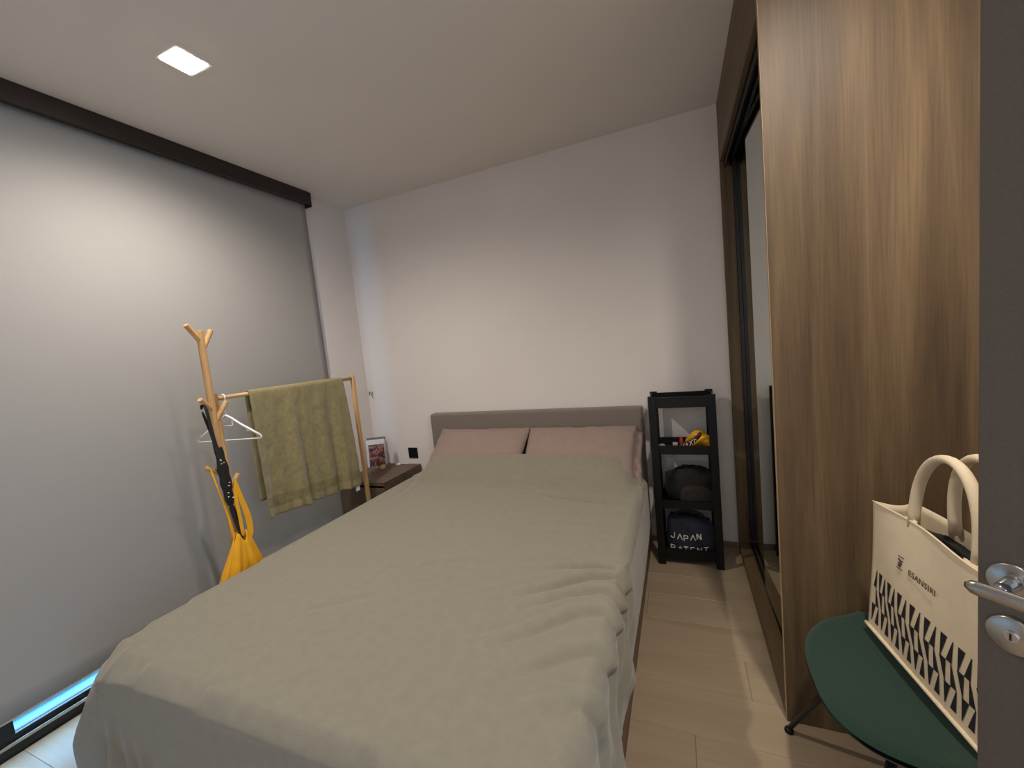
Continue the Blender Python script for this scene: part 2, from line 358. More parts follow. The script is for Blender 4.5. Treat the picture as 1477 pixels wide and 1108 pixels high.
# ------------------------------------------------------------------ open door at right
def door():
    dx, dy = .675, -.738
    n = math.hypot(dx, dy); dx /= n; dy /= n
    E = Vector((.388, .780, 0))                           # free edge, camera side
    root = bpy.data.objects.new('door_1', None); COL.objects.link(root); root.location = E
    # local: x along the leaf from the free edge to the hinge, y away from camera (into the leaf), z up
    root.rotation_euler = (0, 0, math.atan2(dy, dx)); root['kind'] = 'structure'
    root['label'] = 'grey laminate door standing open at the right edge'; root['category'] = 'door'
    def L(name, mb, m, parent=root, **k):
        me = bpy.data.meshes.new(name); me.from_pydata(mb.v, [], mb.f); me.update(); me.materials.append(m)
        o = bpy.data.objects.new(name, me); COL.objects.link(o); o.parent = parent
        if k.get('smooth'): me.shade_smooth()
        if k.get('bevel'):
            b = o.modifiers.new('b', 'BEVEL'); b.width = k['bevel']; b.segments = 3; b.limit_method = 'ANGLE'; me.shade_smooth(); b.harden_normals = True
        return o
    L('leaf', MB().box(0, .83, 0, .04, .008, 2.05), M['door'], bevel=.0015)
    rx, rz = .037, .985
    def disc(cx, cz, prof, mb=None, n=40):   # lathe about local -y
        mb = mb or MB(); v = []
        for r, d in prof:
            for j in range(n): v.append((cx+r*math.cos(2*PI*j/n), -d, cz+r*math.sin(2*PI*j/n)))
        k = len(prof); f = [(i*n+j, i*n+(j+1)%n, (i+1)*n+(j+1)%n, (i+1)*n+j) for i in range(k-1) for j in range(n)]
        f.append(tuple((k-1)*n+j for j in range(n))); f.append(tuple(range(n-1,-1,-1)))
        return mb.add(v, f)
    rose = [(.0275, 0), (.0275, .005), (.0262, .0075), (.024, .0082), (.001, .0082)]
    h = L('handle_rose', disc(rx, rz, rose), M['steel'], smooth=False, bevel=.0006)
    # neck
    neck = [(.0105, .008), (.0100, .020), (.0092, .035), (.0092, .050)]
    L('handle_neck', disc(rx, rz, neck), M['chrome'], smooth=True)
    # lever: rounded flat bar parallel to the leaf, running to the hinge side
    mb = MB(); v = []; n = 20; secs = []
    for s in np.linspace(-.028, .115, 24):
        tt = (s+.028)/.143
        hz = .0105*min(1, math.sqrt(max(0.12, 1-(1-min(1, (s+.028)/.012))**2)))
        hy = .0055*min(1, math.sqrt(max(0.05, 1-(1-min(1, (s+.028)/.008))**2)))
        off = .0575 - .006*tt
        secs.append([(rx+s, -(off)+hy*math.sin(2*PI*j/n), rz+hz*math.cos(2*PI*j/n)) for j in range(n)])
    for q in secs: v += q
    f = [(i*n+j, i*n+(j+1)%n, (i+1)*n+(j+1)%n, (i+1)*n+j) for i in range(len(secs)-1) for j in range(n)]
    f += [tuple(range(n-1,-1,-1)), tuple((len(secs)-1)*n+j for j in range(n))]
    mb.add(v, f); L('lever_handle', mb, M['steel'], smooth=True)
    k = L('lock_rose', disc(rx, rz-.078, rose), M['steel'], bevel=.0006)
    L('keyhole', disc(rx, rz-.078, [(.0085, .008), (.0085, .0105), (.0075, .0112), (.001, .0112)]), M['chrome'], bevel=.0004)
    L('key_slot', MB().box(rx-.0012, rx+.0012, -.0116, -.0108, rz-.083, rz-.073), M['black_metal'])
    mb = MB()
    for z in (.25, 1.05, 1.85): mb.tube([(.834, .004, z-.045), (.834, .004, z+.045)], .006, 12)
    L('hinge', mb, M['steel'], smooth=True)
door()

# ------------------------------------------------------------------ bed
BX0, BX1, BY0, BY1, BZ = -1.815, -.234, .605, 2.66, .520
bd = thing('bed', 'double bed with grey upholstered headboard against the back wall', 'bed', (-1.02, 2.7, 0))
mbf = MB().box(BX0, BX0+.03, BY0, BY1, .045, .300).box(BX1-.03, BX1, BY0, BY1, .045, .300).box(BX0+.03, BX1-.03, BY0, BY0+.03, .045, .300)
mbf.box(BX0+.03, BX1-.03, BY0+.03, BY1, .20, .235).build('bed_frame', M['bedframe'], bd, bevel=.004)
box('recessed_base', BX0+.012, BX1-.006, BY0+.02, BY1-.01, .0008, .0445, M['bedframe'], bd)
box('headboard', -1.818, -.236, 2.662, 2.749, .02, .920, M['head'], bd, bevel=.018, seg=4)
mt = box('mattress', BX0+.035, BX1-.04, BY0+.03, BY1-.02, .236, BZ-.022, M['mattress'], None, bevel=.04, seg=4)
tag(mt, 'pale mattress hidden under the grey-green blanket', 'mattress')

# pillows
def pillow(name, label, c, hw, hl, th, pitch, yawr=0, rollr=0, group='mauve pillows by the headboard', seed=0):
    n = 46; v = []; f = []
    R = Matrix.Rotation(yawr, 3, 'Z') @ Matrix.Rotation(pitch, 3, 'X') @ Matrix.Rotation(rollr, 3, 'Y')
    def P(u, w, s):
        pu = hw*u*(1-.035*(1-abs(w))**1.0*abs(u)**3); pw_ = hl*w*(1-.05*(1-abs(u))*abs(w)**3)
        k = max(0, (1-abs(u)**3.2))**.55*max(0, (1-abs(w)**3.2))**.55
        wr = .010*noise.noise(Vector((u*3+seed, w*3, s)))*k + .006*noise.noise(Vector((u*9+seed, w*7, s+4)))
        crease = .012*math.exp(-((abs(u)-.93)/.06)**2)*math.sin(w*14+seed)*.4
        q = Vector((pu, pw_, s*(th*k+.002)+wr*s+crease)); return R @ q + Vector(c)
    for s in (1, -1):
        b0 = len(v)
        for j in range(n):
            for i in range(n):
                v.append(P(-1+2*i/(n-1), -1+2*j/(n-1), s))
        for j in range(n-1):
            for i in range(n-1):
                q = (b0+j*n+i, b0+j*n+i+1, b0+(j+1)*n+i+1, b0+(j+1)*n+i); f.append(q if s == 1 else q[::-1])
    N = n*n
    bord = [i for i in range(n)]+[j*n+n-1 for j in range(1, n)]+[(n-1)*n+i for i in range(n-2, -1, -1)]+[j*n for j in range(n-2, 0, -1)]
    for k in range(len(bord)):
        a, b = bord[k], bord[(k+1) % len(bord)]; f.append((a, N+a, N+b, b))
    v = [Vector((q.x, min(q.y, 2.659), max(q.z, BZ+.003))) for q in v]
    return tag(link(name, v, f, M['pillow'], None, smooth=True), label, 'pillow', group)
pillow('pillow', 'mauve pillow on the left half of the bed, tucked under the blanket', (-1.348, 2.445, .644), .358, .262, .055, math.radians(38), seed=1)
pillow('pillow', 'mauve pillow on the right half of the bed, front one beside the rack', (-.632, 2.445, .644), .356, .262, .055, math.radians(38), seed=5)
pillow('pillow', 'mauve pillow corner sticking out behind the right front pillow', (-.555, 2.490, .640), .318, .22, .030, math.radians(38), rollr=math.radians(2), seed=9)

# ------------------------------------------------------------------ blanket (draped by a small cloth relaxation)
def drape():
    h = .021; U0, U1 = -2.10, .045; V0, V1 = 2.485, .232        # head edge -> foot edge
    nu = int(round((U1-U0)/h))+1; nv = int(round((V0-V1)/h))+1
    U, V = np.meshgrid(np.linspace(U0, U1, nu), np.linspace(V0, V1, nv))
    hu = (U1-U0)/(nu-1); hv = (V0-V1)/(nv-1)
    s_ = (V-V0)/(V1-V0); edge = U1-.030-.075*s_**2                # right edge runs askew towards the foot
    U = U0+(U-U0)*(edge-U0)/(U1-U0)
    # rounded foot corners
    R_ = .38
    fx_ = np.maximum(0, (U0+R_-U)/R_); fy_ = np.maximum(0, (V1+R_-V)/R_); k_ = np.sqrt(np.maximum(fx_**2+fy_**2, 1e-9)); m_ = np.maximum(fx_, fy_)
    kk = np.where((fx_ > 0) & (fy_ > 0), m_/k_, 1)
    U = np.where(fx_ > 0, U0+R_-fx_*kk*R_, U); V = np.where((fx_ > 0) & (fy_ > 0), V1+R_-fy_*kk*R_, V)
    P = np.stack([U, V, np.full_like(U, .60)], -1)
    P0 = P.copy()
    P[..., 2] += .22/(1+np.exp(-(V-2.18)*14)) + .004*rng.randn(*U.shape)
    # foot edge cut slightly askew, right side rumpled towards the head
    P[..., 1] += .05*np.clip((U+.7)/.5, 0, 1)*np.clip((1.5-V)/.8, 0, 1)
    P[..., 0] -= .02*np.clip((U+.5)/.5, 0, 1)*np.clip((1.7-V)/1.0, 0, 1)
    prev = P.copy()
    rr = .014; th = .010
    cx, cy, cz = (BX0+BX1)/2, (BY0+BY1)/2, .23
    hx, hy, hz = (BX1-BX0)/2-rr, (BY1-BY0)/2-rr+.0, (BZ-.0)-cz-rr
    def pillow_h(x, y):
        z = np.zeros_like(x)
        for px, w_ in ((-1.34, .37), (-.64, .355), (-1.0, .40)):
            uu = np.clip(1-np.abs((x-px)/w_)**4, 0, 1)**.5
            # profile along y
            s = np.clip((y-2.16)/.10, 0, 1); s = s*s*(3-2*s)
            zz = .716+(y-2.445)*.78
            z = np.maximum(z, BZ + np.maximum(0, zz-BZ)*s*uu)
        return z
    cons = []; RC = {}
    def add(di, dj, rest, st): cons.append((di, dj, rest, st))
    add(0,1,hu,1.0); add(1,0,hv,1.0); add(1,1,math.hypot(hu,hv),.5); add(1,-1,math.hypot(hu,hv),.5); add(0,2,2*hu,.06); add(2,0,2*hv,.06)
    def relax(P):
        for di, dj, rest, st in cons:
            n0 = P.shape[0]-di
            if dj >= 0: A = P[:n0, :P.shape[1]-dj]; Bq = P[di:, dj:]
            else: A = P[:n0, -dj:]; Bq = P[di:, :dj]
            for ph in range(2):
                if di > 0 and (dj == 0 or abs(dj) == di):
                    idx = np.where((np.arange(A.shape[0])//di) % 2 == ph)[0]; a = A[idx]; b = Bq[idx]; sl = (idx,)
                else:
                    idx = np.where((np.arange(A.shape[1])//dj) % 2 == ph)[0]; a = A[:, idx]; b = Bq[:, idx]; sl = (slice(None), idx)
                ra = (np.linalg.norm((P0[di:, dj:] if dj >= 0 else P0[di:, :dj])-(P0[:n0, :P0.shape[1]-dj] if dj >= 0 else P0[:n0, -dj:]), axis=-1))[sl][..., None] if (di,dj,ph) not in RC else RC[(di,dj,ph)]; RC[(di,dj,ph)] = ra; rest = ra
                d = b-a; l = np.sqrt((d**2).sum(-1, keepdims=True))+1e-9
                k = st*.5*(l-rest)/l*d
                A[sl] = a+k; Bq[sl] = b-k
    def collide(P, prev, fr=.7):
        q = np.abs(P-np.array([cx,cy,cz]))-np.array([hx,hy,hz]); sg = np.sign(P-np.array([cx,cy,cz]))
        qo = np.maximum(q, 0); lo = np.sqrt((qo**2).sum(-1)); inside = q.max(-1)
        sd = lo+np.minimum(inside, 0)-rr-th
        hit = sd < 0
        nrm = np.where(lo[..., None] > 1e-6, qo/np.maximum(lo[..., None], 1e-6)*sg, 0)
        ins = lo <= 1e-6
        ax = q.argmax(-1)
        for k in range(3):
            nrm[..., k] = np.where(ins & (ax == k), sg[..., k], nrm[..., k])
        P -= np.where(hit[..., None], sd[..., None]*nrm, 0)
        ph = pillow_h(P[..., 0], P[..., 1])+th; h2 = (P[..., 2] < ph) & (P[..., 0] > BX0) & (P[..., 0] < BX1) & (P[..., 1] < BY1) & (P[..., 1] > 2.12)
        P[..., 2] = np.where(h2, ph, P[..., 2])
        fl_ = P[..., 2] < .012; P[..., 2] = np.where(fl_, .012, P[..., 2])
        c = (hit | h2 | fl_)[..., None]
        mv = P-prev; mv[..., 2] = 0
        P -= np.where(c, mv*fr, 0)
    for it in range(330):
        vel = (P-prev)*(.97 if it < 240 else .85); vel = np.clip(vel, -.03, .03)
        prev = P.copy(); P = P+vel; P[..., 2] -= .0016
        for k in range(10): relax(P)
        collide(P, prev)
    # ---- upsample x3 (Catmull-Rom along both axes)
    def up(A, m):
        n = A.shape[0]; t = np.linspace(0, n-1, (n-1)*m+1); i = np.clip(t.astype(int), 0, n-2); f = (t-i).reshape((-1,)+(1,)*(A.ndim-1))
        p0 = A[np.clip(i-1,0,n-1)]; p1 = A[i]; p2 = A[i+1]; p3 = A[np.clip(i+2,0,n-1)]
        return .5*((2*p1)+(-p0+p2)*f+(2*p0-5*p1+4*p2-p3)*f*f+(-p0+3*p1-3*p2+p3)*f**3)
    W = np.concatenate([P, U[..., None], V[..., None]], -1)
    W = up(W, 3); W = up(W.transpose(1,0,2), 3).transpose(1,0,2)
    Q = W[..., :3].copy(); u = W[..., 3]; v = W[..., 4]
    for _ in range(1):
        Q[1:-1, 1:-1] = .5*Q[1:-1, 1:-1]+.125*(Q[2:,1:-1]+Q[:-2,1:-1]+Q[1:-1,2:]+Q[1:-1,:-2])
    du = np.gradient(Q, axis=1); dv = np.gradient(Q, axis=0); N = np.cross(dv, du); N /= np.linalg.norm(N, axis=-1, keepdims=True)+1e-9
    if N[N.shape[0]//2, N.shape[1]//2, 2] < 0: N = -N
    # wrinkles: polylines over the sheet (x, y on the bed, running over the right edge)
    disp = np.zeros_like(u)
    xs, ys = Q[..., 0], Q[..., 1]
    def crease(pts, amp, wid):
        pts = np.array(pts, float); best = np.full(xs.shape, 9.0); tt = np.zeros(xs.shape); side = np.zeros(xs.shape)
        seg = np.linalg.norm(np.diff(pts, axis=0), axis=1); cum = np.concatenate([[0], np.cumsum(seg)]); tot = cum[-1]
        ux = np.where(u > BX1-.02, u, xs); uy = np.where(u > BX1-.02, ys, ys)
        for k in range(len(pts)-1):
            a, b = pts[k], pts[k+1]; d = b-a; l2 = d@d
            s = np.clip(((ux-a[0])*d[0]+(uy-a[1])*d[1])/l2, 0, 1)
            ex = ux-(a[0]+s*d[0]); ey = uy-(a[1]+s*d[1]); dist = np.hypot(ex, ey); sd = np.sign(d[0]*ey-d[1]*ex)
            m_ = dist < best; best = np.where(m_, dist, best); tt = np.where(m_, (cum[k]+s*seg[k])/tot, tt); side = np.where(m_, sd, side)
        env = np.sin(np.clip(tt*.92+.04, 0, 1)*PI)**.8
        w_ = .85*wid*(1+.3*tt)
        g = np.exp(-(best/w_)**2)
        ridge = np.exp(-((best*side-1.7*w_)/(1.3*w_))**2)
        return 1.75*amp*env*(-.7*g+.65*ridge)
    for pts, amp, wid in CREASES: disp += crease(pts, amp, wid)
    for _ in range(1): disp[1:-1, 1:-1] = .4*disp[1:-1, 1:-1]+.15*(disp[2:,1:-1]+disp[:-2,1:-1]+disp[1:-1,2:]+disp[1:-1,:-2])
    nzv = np.array([[noise.noise(Vector((float(a)*2.3, float(b)*2.3, 0))) for a in u[0, ::6]] for b in v[::6, 0]])
    nzv = up(up(nzv, 6).T, 6).T
    nzv = nzv[:u.shape[0], :u.shape[1]]
    if nzv.shape == u.shape: disp += .006*nzv
    for bx_, by_, br_, ba_ in ((-.13,1.44,.05,.016), (-.09,1.22,.055,.030), (-.10,1.33,.04,-.010), (-.13,1.08,.06,-.020), (-.08,.96,.06,.020), (-.10,.80,.06,.024), (-.14,1.75,.14,.010)):
        disp += ba_*np.exp(-(((u-bx_)/.07)**2+((ys-by_)/br_)**2))
    Q += N*disp[..., None]
    # stiff fleece corner at the foot stands away from the bed
    tt_ = np.clip((BX0+.03-Q[..., 0])/.04, 0, 1); cw = tt_*tt_*(3-2*tt_)*np.exp(-((Q[..., 1]-.60)/.16)**2)
    dz_ = np.clip(BZ+.01-Q[..., 2], 0, .36)
    Q[..., 0] -= .46*cw*dz_
    return Q
def cr_px():
    """crease lines measured in metres on the bed top"""
    return [
     (((-.985,1.33),(-.72,1.42),(-.53,1.47),(-.42,1.46)), .004, .022),
     (((-.56,1.36),(-.44,1.42),(-.33,1.44),(-.235,1.42),(-.19,1.36),(-.13,1.30)), .012, .013),
     (((-.60,1.19),(-.46,1.28),(-.34,1.37),(-.245,1.395),(-.18,1.30),(-.10,1.22)), .015, .014),
     (((-.52,1.15),(-.38,1.26),(-.29,1.30),(-.22,1.27),(-.15,1.17),(-.07,1.10)), .013, .014),
     (((-.58,.95),(-.44,1.06),(-.33,1.17),(-.26,1.19),(-.20,1.15),(-.13,1.06)), .013, .017),
     (((-.48,.86),(-.38,.94),(-.31,1.00),(-.25,1.03),(-.18,.98),(-.10,.92)), .014, .020),
     (((-.40,.78),(-.30,.84),(-.22,.85),(-.12,.78)), .012, .02),
     (((-1.26,.96),(-1.18,1.02),(-1.08,1.08)), .005, .014),
     (((-.82,2.13),(-.66,2.10),(-.50,2.07),(-.38,2.05),(-.30,2.03)), .014, .020),
     (((-.70,1.75),(-.55,1.77),(-.42,1.77)), .004, .018),
     (((-1.72,2.30),(-1.68,2.10),(-1.66,1.95)), .005, .02),
    ]
CREASES = cr_px()
Q = drape(); nvq, nuq = Q.shape[:2]
faces = [(j*nuq+i, (j+1)*nuq+i, (j+1)*nuq+i+1, j*nuq+i+1) for j in range(nvq-1) for i in range(nuq-1)]
bl = link('blanket', Q.reshape(-1, 3).tolist(), faces, M['blanket'], None, smooth=True)
solid(bl, .006, 1)
tag(bl, 'large grey-green fleece blanket spread over the bed and hanging down its sides', 'blanket')

# ------------------------------------------------------------------ nightstand
nx0, nx1, ny0, ny1 = -2.418, -2.005, 2.285, 2.735
t = thing('nightstand', 'low dark brown wooden nightstand in the corner left of the bed', 'nightstand', ((nx0+nx1)/2, (ny0+ny1)/2, 0))
box('top', nx0, nx1, ny0-.012, ny1, .478, .502, M['nightwood'], t, bevel=.001)
mb = MB().box(nx0, nx0+.018, ny0, ny1, .05, .478).box(nx1-.018, nx1, ny0, ny1, .05, .478).box(nx0+.018, nx1-.018, ny1-.018, ny1, .05, .478).box(nx0+.018, nx1-.018, ny0, ny1-.018, .05, .068)
mb.build('body', M['nightwood'], t, bevel=.001)
for z0, z1 in ((.262, .460), (.072, .256)):
    d = box('drawer', nx0+.003, nx1-.003, ny0-.010, ny0-.0005, z0, z1, M['nightwood'], t, bevel=.001)
for x in (nx0+.03, nx1-.03):
    for y in (ny0+.03, ny1-.03): box('leg', x-.018, x+.018, y-.018, y+.018, .0005, .05, M['nightdark'], t)

# things on it: picture card, booklets, ornament, cable
def leaning(name, w_, hgt, thk, c, yawr, lean, m, parent=None):
    v = []; R = Matrix.Rotation(yawr, 3, 'Z') @ Matrix.Rotation(lean, 3, 'X')
    b = MB().box(-w_/2, w_/2, 0, thk, 0, hgt); b.v = [tuple(R @ Vector(q)+Vector(c)) for q in b.v]
    return b, R
zt = .5025
yw = math.radians(28); ln = math.radians(-7)
t = thing('booklet', 'thin white booklet with a grey top band leaning in the corner', 'book', (-2.40, 2.62, zt))
b, R = leaning('booklet', .15, .235, .006, (-2.375, 2.660, zt+.002), yw, ln, None); b.build('pages', M['paper'], t, bevel=.0005)
b2 = MB().box(-.075, .075, -.0006, 0, .212, .235); b2.v = [tuple(R @ Vector(q)+Vector((-2.375, 2.660, zt+.002))) for q in b2.v]; b2.build('cover_band', M['paper_grey'], t)
t = thing('magazine', 'white magazine standing between the booklet and the photo card', 'magazine', (-2.37, 2.62, zt))
b, R = leaning('m', .150, .222, .005, (-2.368, 2.638, zt+.002), yw, ln, None); b.build('pages', M['paper'], t, bevel=.0005)
pm, nt, pp = base('photo_print'); n = nt.nodes; L = nt.links; pp.inputs['Roughness'].default_value = .35
tc = n.new('ShaderNodeTexCoord'); vo = n.new('ShaderNodeTexNoise'); vo.inputs['Scale'].default_value = 26; vo.inputs['Detail'].default_value = 2; vo.inputs['Distortion'].default_value = 1.2
L.new(tc.outputs['Object'], vo.inputs['Vector']); cr = n.new('ShaderNodeValToRGB'); L.new(vo.outputs[0], cr.inputs[0])
e = cr.color_ramp.elements; e[0].position = .34; e[0].color = hexc(30,30,42); e[1].position = .70; e[1].color = hexc(205,170,150)
for ps, c_ in ((.42, hexc(52,48,62)), (.48, hexc(110,50,50)), (.54, hexc(170,105,75)), (.60, hexc(90,100,110))):
    k = e.new(ps); k.color = c_
L.new(cr.outputs[0], pp.inputs['Base Color'])
t = thing('photo_card', 'dark colourful photo card leaning in front of the white magazine', 'picture', (-2.36, 2.61, zt))
b, R = leaning('p', .128, .190, .004, (-2.338, 2.612, zt+.002), yw, ln, None); b.build('card', M['paper'], t)
b2 = MB().box(-.063, .063, -.0006, 0, .002, .188); b2.v = [tuple(R @ Vector(q)+Vector((-2.338, 2.612, zt+.002))) for q in b2.v]; b2.build('print', pm, t)
t = thing('wooden_ornament', 'small pale wooden block with a round brown top on the nightstand', 'ornament', (-2.272, 2.590, zt))
MB().lathe((-2.272, 2.590, zt+.0005), [(.001,0),(.021,0),(.022,.004),(.022,.022),(.017,.030),(.010,.034),(.001,.034)], 20).build('base', M['cork'], t, smooth=True)
MB().lathe((-2.272, 2.590, zt+.034), [(.001,0),(.011,.001),(.020,.010),(.025,.024),(.024,.038),(.015,.052),(.001,.058)], 20).build('top', M['brown_ball'], t, smooth=True)
cab = MB().tube([(-2.235, 2.70, zt+.004), (-2.215, 2.712, zt+.004), (-2.19, 2.705, zt+.004), (-2.175, 2.69, zt+.004), (-2.19, 2.678, zt+.004), (-2.215, 2.685, zt+.005), (-2.225, 2.70, zt+.006), (-2.20, 2.718, zt+.006), (-2.16, 2.722, zt+.004), (-2.12, 2.724, zt+.004)], .0032, 8).build('charging_cable', M['white_plastic'], None, smooth=True)
tag(cab, 'thin white cable lying on the nightstand by the wall', 'cable')

# wall socket
t = thing('wall_socket', 'black square power socket on the back wall above the nightstand', 'socket', (-2.076, D, .590))
box('cover_plate', -2.120, -2.032, D-.009, D-.0005, .546, .634, M['black_plastic'], t, bevel=.003)
mb = MB()
for dx in (-.012, .012): mb.box(-2.076+dx-.002, -2.076+dx+.002, D-.0097, D-.0088, .592, .606)
mb.build('slot', M['black_metal'], t)
# wall hook marks in the corner
t = thing('wall_hook', 'tiny dark metal hook on the back wall above the booklets', 'hook', (-2.43, D, 1.10))
box('pin', -2.452, -2.447, D-.006, D-.0005, 1.085, 1.118, M['black_metal'], t)
MB().tube([(-2.432, D-.004, 1.118), (-2.430, D-.006, 1.098), (-2.420, D-.012, 1.092), (-2.410, D-.010, 1.100), (-2.408, D-.006, 1.116)], .0022, 6).tube([(-2.420, D-.006, 1.092), (-2.417, D-.003, 1.062)], .002, 6).build('hook_wire', M['black_metal'], t, smooth=True)

# ------------------------------------------------------------------ clothes rail
RX, RZ = -2.07, 1.272
t = thing('clothes_rail', 'low beech clothes rail standing between the bed and the blind', 'clothes rail', (RX, 1.7, 0))
MB().tube([(RX, 1.262, RZ), (RX, 2.190, RZ)], .0105, 14).build('bar', M['beech_h'], t, smooth=True)
for y in (1.272, 2.178):
    MB().box(RX-.013, RX+.013, y-.011, y+.011, .03, RZ+.022).build('leg', M['beech'], t, bevel=.004)
    box('foot', RX-.20, RX+.20, y-.014, y+.014, .0005, .030, M['beech'], t, bevel=.004)
box('stretcher', RX-.010, RX+.010, 1.284, 2.166, .20, .225, M['beech_h'], t, bevel=.003)

# towel
t = thing('towel', 'olive green terry towel hanging over the beech clothes rail', 'towel', (RX, 1.75, RZ))
ty0, ty1 = 1.434, 2.070
def towel_fn(u, v):
    # v: 0 front hem .. 1 back hem
    zf, zb = .615 - .055*u, .70
    Lf = RZ-zf; Lb = RZ-zb; r = .017; arc = PI*r; tot = Lf+arc+Lb; s = v*tot
    if s < Lf:
        z = zf+s; x = RX+r; k = (Lf-s)/Lf; sd = 1
    elif s < Lf+arc:
        a = (s-Lf)/r; x = RX+r*math.cos(a); z = RZ+r*math.sin(a); k = 0; sd = 0
    else:
        z = RZ-(s-Lf-arc); x = RX-r; k = (s-Lf-arc)/Lb; sd = -1
    kk = k**.8
    y = ty0+u*(ty1-ty0)+ kk*(u*.035-.024) + .006*math.sin(u*17+2)*kk
    fold = .017*math.sin(u*21+.6+.6*k)+.012*math.sin(u*37+1.5)+ .010*math.sin(u*9-1)
    band = 1.0 if k < .80 else 1+1.0*(k-.8)/.2*math.sin(u*55)*.6
    if sd > 0: x += (fold*band+.020)*kk + .003*noise.noise(Vector((u*25, k*10, 0)))
    if sd < 0: x += fold*.3*kk; y += .010*kk
    return (x, y, z)
solid(MB().grid(towel_fn, 110, 120).build('cloth', M['towel'], t, smooth=True), .006)
def band_fn(u, v):
    tot = (RZ-(.615-.055*u))+PI*.017+(RZ-.70)
    x, y, z = towel_fn(u, (.055+.050*v)/tot); return (x+.0045, y, z)
MB().grid(band_fn, 110, 8).build('woven_band', M['towel_band'], t, smooth=True)
box('care_tag', RX+.040, RX+.042, 2.035, 2.070, .528, .556, M['white_plastic'], t)

# clothes hanger
t = thing('clothes_hanger', 'white plastic clothes hanger on the rail left of the towel', 'hanger', (RX, 1.33, RZ))
hy = 1.312
hk = [(RX-.0165, hy, RZ-.012)]+[(RX+.0150*math.sin(a), hy, RZ+.0150*math.cos(a)) for a in np.linspace(-1.3, 1.9, 12)]+[(RX+.012, hy, RZ-.030), (RX+.002, hy, RZ-.052), (RX, hy, RZ-.085)]
MB().tube(hk, .0036, 8).build('hook', M['white_plastic'], t, smooth=True)
def hp(s, d): return (RX+.004+d*.75*s, hy+d*.66*s, 0)
mb = MB()
def HP(q, dz): # q signed distance along the shoulder line
    return (RX+.97*q*.86, hy+q*.20, RZ-.088+dz)
mb.tube([HP(-.20,-.108), HP(-.15,-.082), HP(-.08,-.045), HP(-.03,-.014), HP(0,0), HP(.03,-.014), HP(.08,-.045), HP(.15,-.082), HP(.20,-.108)], .0055, 10)
mb.tube([HP(-.20,-.108), HP(-.208,-.118), HP(-.196,-.124), HP(0,-.124), HP(.196,-.124), HP(.208,-.118), HP(.20,-.108)], .0032, 8)
mb.tube([HP(-.035,-.018), HP(-.035,-.052), HP(.035,-.052), HP(.035,-.018)], .003, 8)
for q in (-.12, .12): mb.tube([HP(q,-.066), HP(q*1.02,-.084), HP(q*1.1,-.084), HP(q*1.14,-.076)], .003, 8)
mb.build('frame', M['white_plastic'], t, smooth=True)

# ------------------------------------------------------------------ coat stand
SX, SY = -1.97, 1.195
t = thing('coat_stand', 'slim beech coat stand with angled pegs beside the bed', 'coat stand', (SX, SY, 0))
MB().tube([(SX, SY, .022), (SX, SY, 1.588)], .0150, 16).build('pole', M['beech'], t, bevel=.002)
for z0, (ty, tz, tx) in ((1.535,(1.138,1.612,.01)), (1.500,(1.250,1.590,-.01)), (1.225,(1.138,1.285,.02)), (1.165,(1.252,1.258,.015)), (.925,(1.136,.978,-.02)), (.835,(1.250,.915,.02))):
    MB().tube([(SX, SY, z0), (SX+tx, ty, tz)], .0112, 14).build('peg', M['beech'], t, bevel=.0015)
MB().box(SX-.15, SX+.15, SY-.12, SY+.05, .0005, .022).build('base', M['beech_h'], t, bevel=.006)

# black patterned lanyard over the middle left peg
t = thing('black_strap', 'long black patterned strap hanging from the left peg of the coat stand', 'strap', (SX+.02, 1.15, 1.24))
def ribbon(pts, w0, name, m, parent, thk=.002, wdir=(0.2,1,0)):
    wv = Vector(wdir).normalized(); v = []; ws = w0 if isinstance(w0, (list,tuple)) else [w0]*len(pts)
    k = len(pts)
    for i, p in enumerate(pts):
        p = Vector(p); v += [p-wv*ws[i]/2, p+wv*ws[i]/2]
    f = [(2*i, 2*i+1, 2*i+3, 2*i+2) for i in range(k-1)]
    o = link(name, v, f, m, parent, smooth=True); solid(o, thk)
    s = o.modifiers.new('sub', 'SUBSURF'); s.levels = 2; s.render_levels = 2; return o
X0 = SX+.018
ribbon([(X0-.022,1.152,1.236),(X0-.012,1.150,1.262),(X0+.004,1.150,1.262),(X0+.012,1.152,1.24),(X0+.014,1.156,1.16),(X0+.016,1.160,1.08),(X0+.018,1.166,1.00)], [.014,.014,.014,.014,.014,.018,.030], 'strap_loop', M['strap'], t, wdir=(0.3,1,0))
ribbon([(X0-.022,1.152,1.236),(X0-.02,1.166,1.16),(X0-.004,1.172,1.08),(X0+.012,1.172,1.00)], [.014,.012,.014,.024], 'strap_loop', M['strap'], t)
po = MB().grid(lambda u, v: (X0+.020+.013*math.sin(2*PI*u)*(math.sin(PI*min(1,max(0,v*.9+.06)))**.5), 1.170+.012*v+(.015+.009*math.sin(PI*v)+.002*math.sin(v*23))*math.cos(2*PI*u), 1.06-.27*v), 20, 24, closed_u=True).build('bundle', M['strap'], t, smooth=True)
random.seed(4); mb = MB()
for k in range(10):
    v = random.uniform(.05, .95); y = 1.170+.012*v+random.uniform(-.013, .013); z = 1.06-.27*v
    mb.tube([(X0+.035, y-.003, z), (X0+.035, y+.003, z+random.uniform(-.004,.004))], .0016, 6)
mb.build('white_dots', M['letter_white'], t)['kind'] = 'stuff'
ribbon([(X0+.020,1.180,.80),(X0+.026,1.186,.72),(X0+.030,1.198,.64),(X0+.040,1.205,.56),(X0+.055,1.214,.48),(X0+.06,1.222,.40)], [.026,.016,.014,.014,.014,.012], 'strap_tail', M['strap'], t)
ribbon([(X0+.022,1.184,.80),(X0+.012,1.206,.72),(X0+.016,1.214,.64),(X0+.018,1.220,.575)], [.02,.012,.012,.012], 'strap_tail', M['strap'], t)

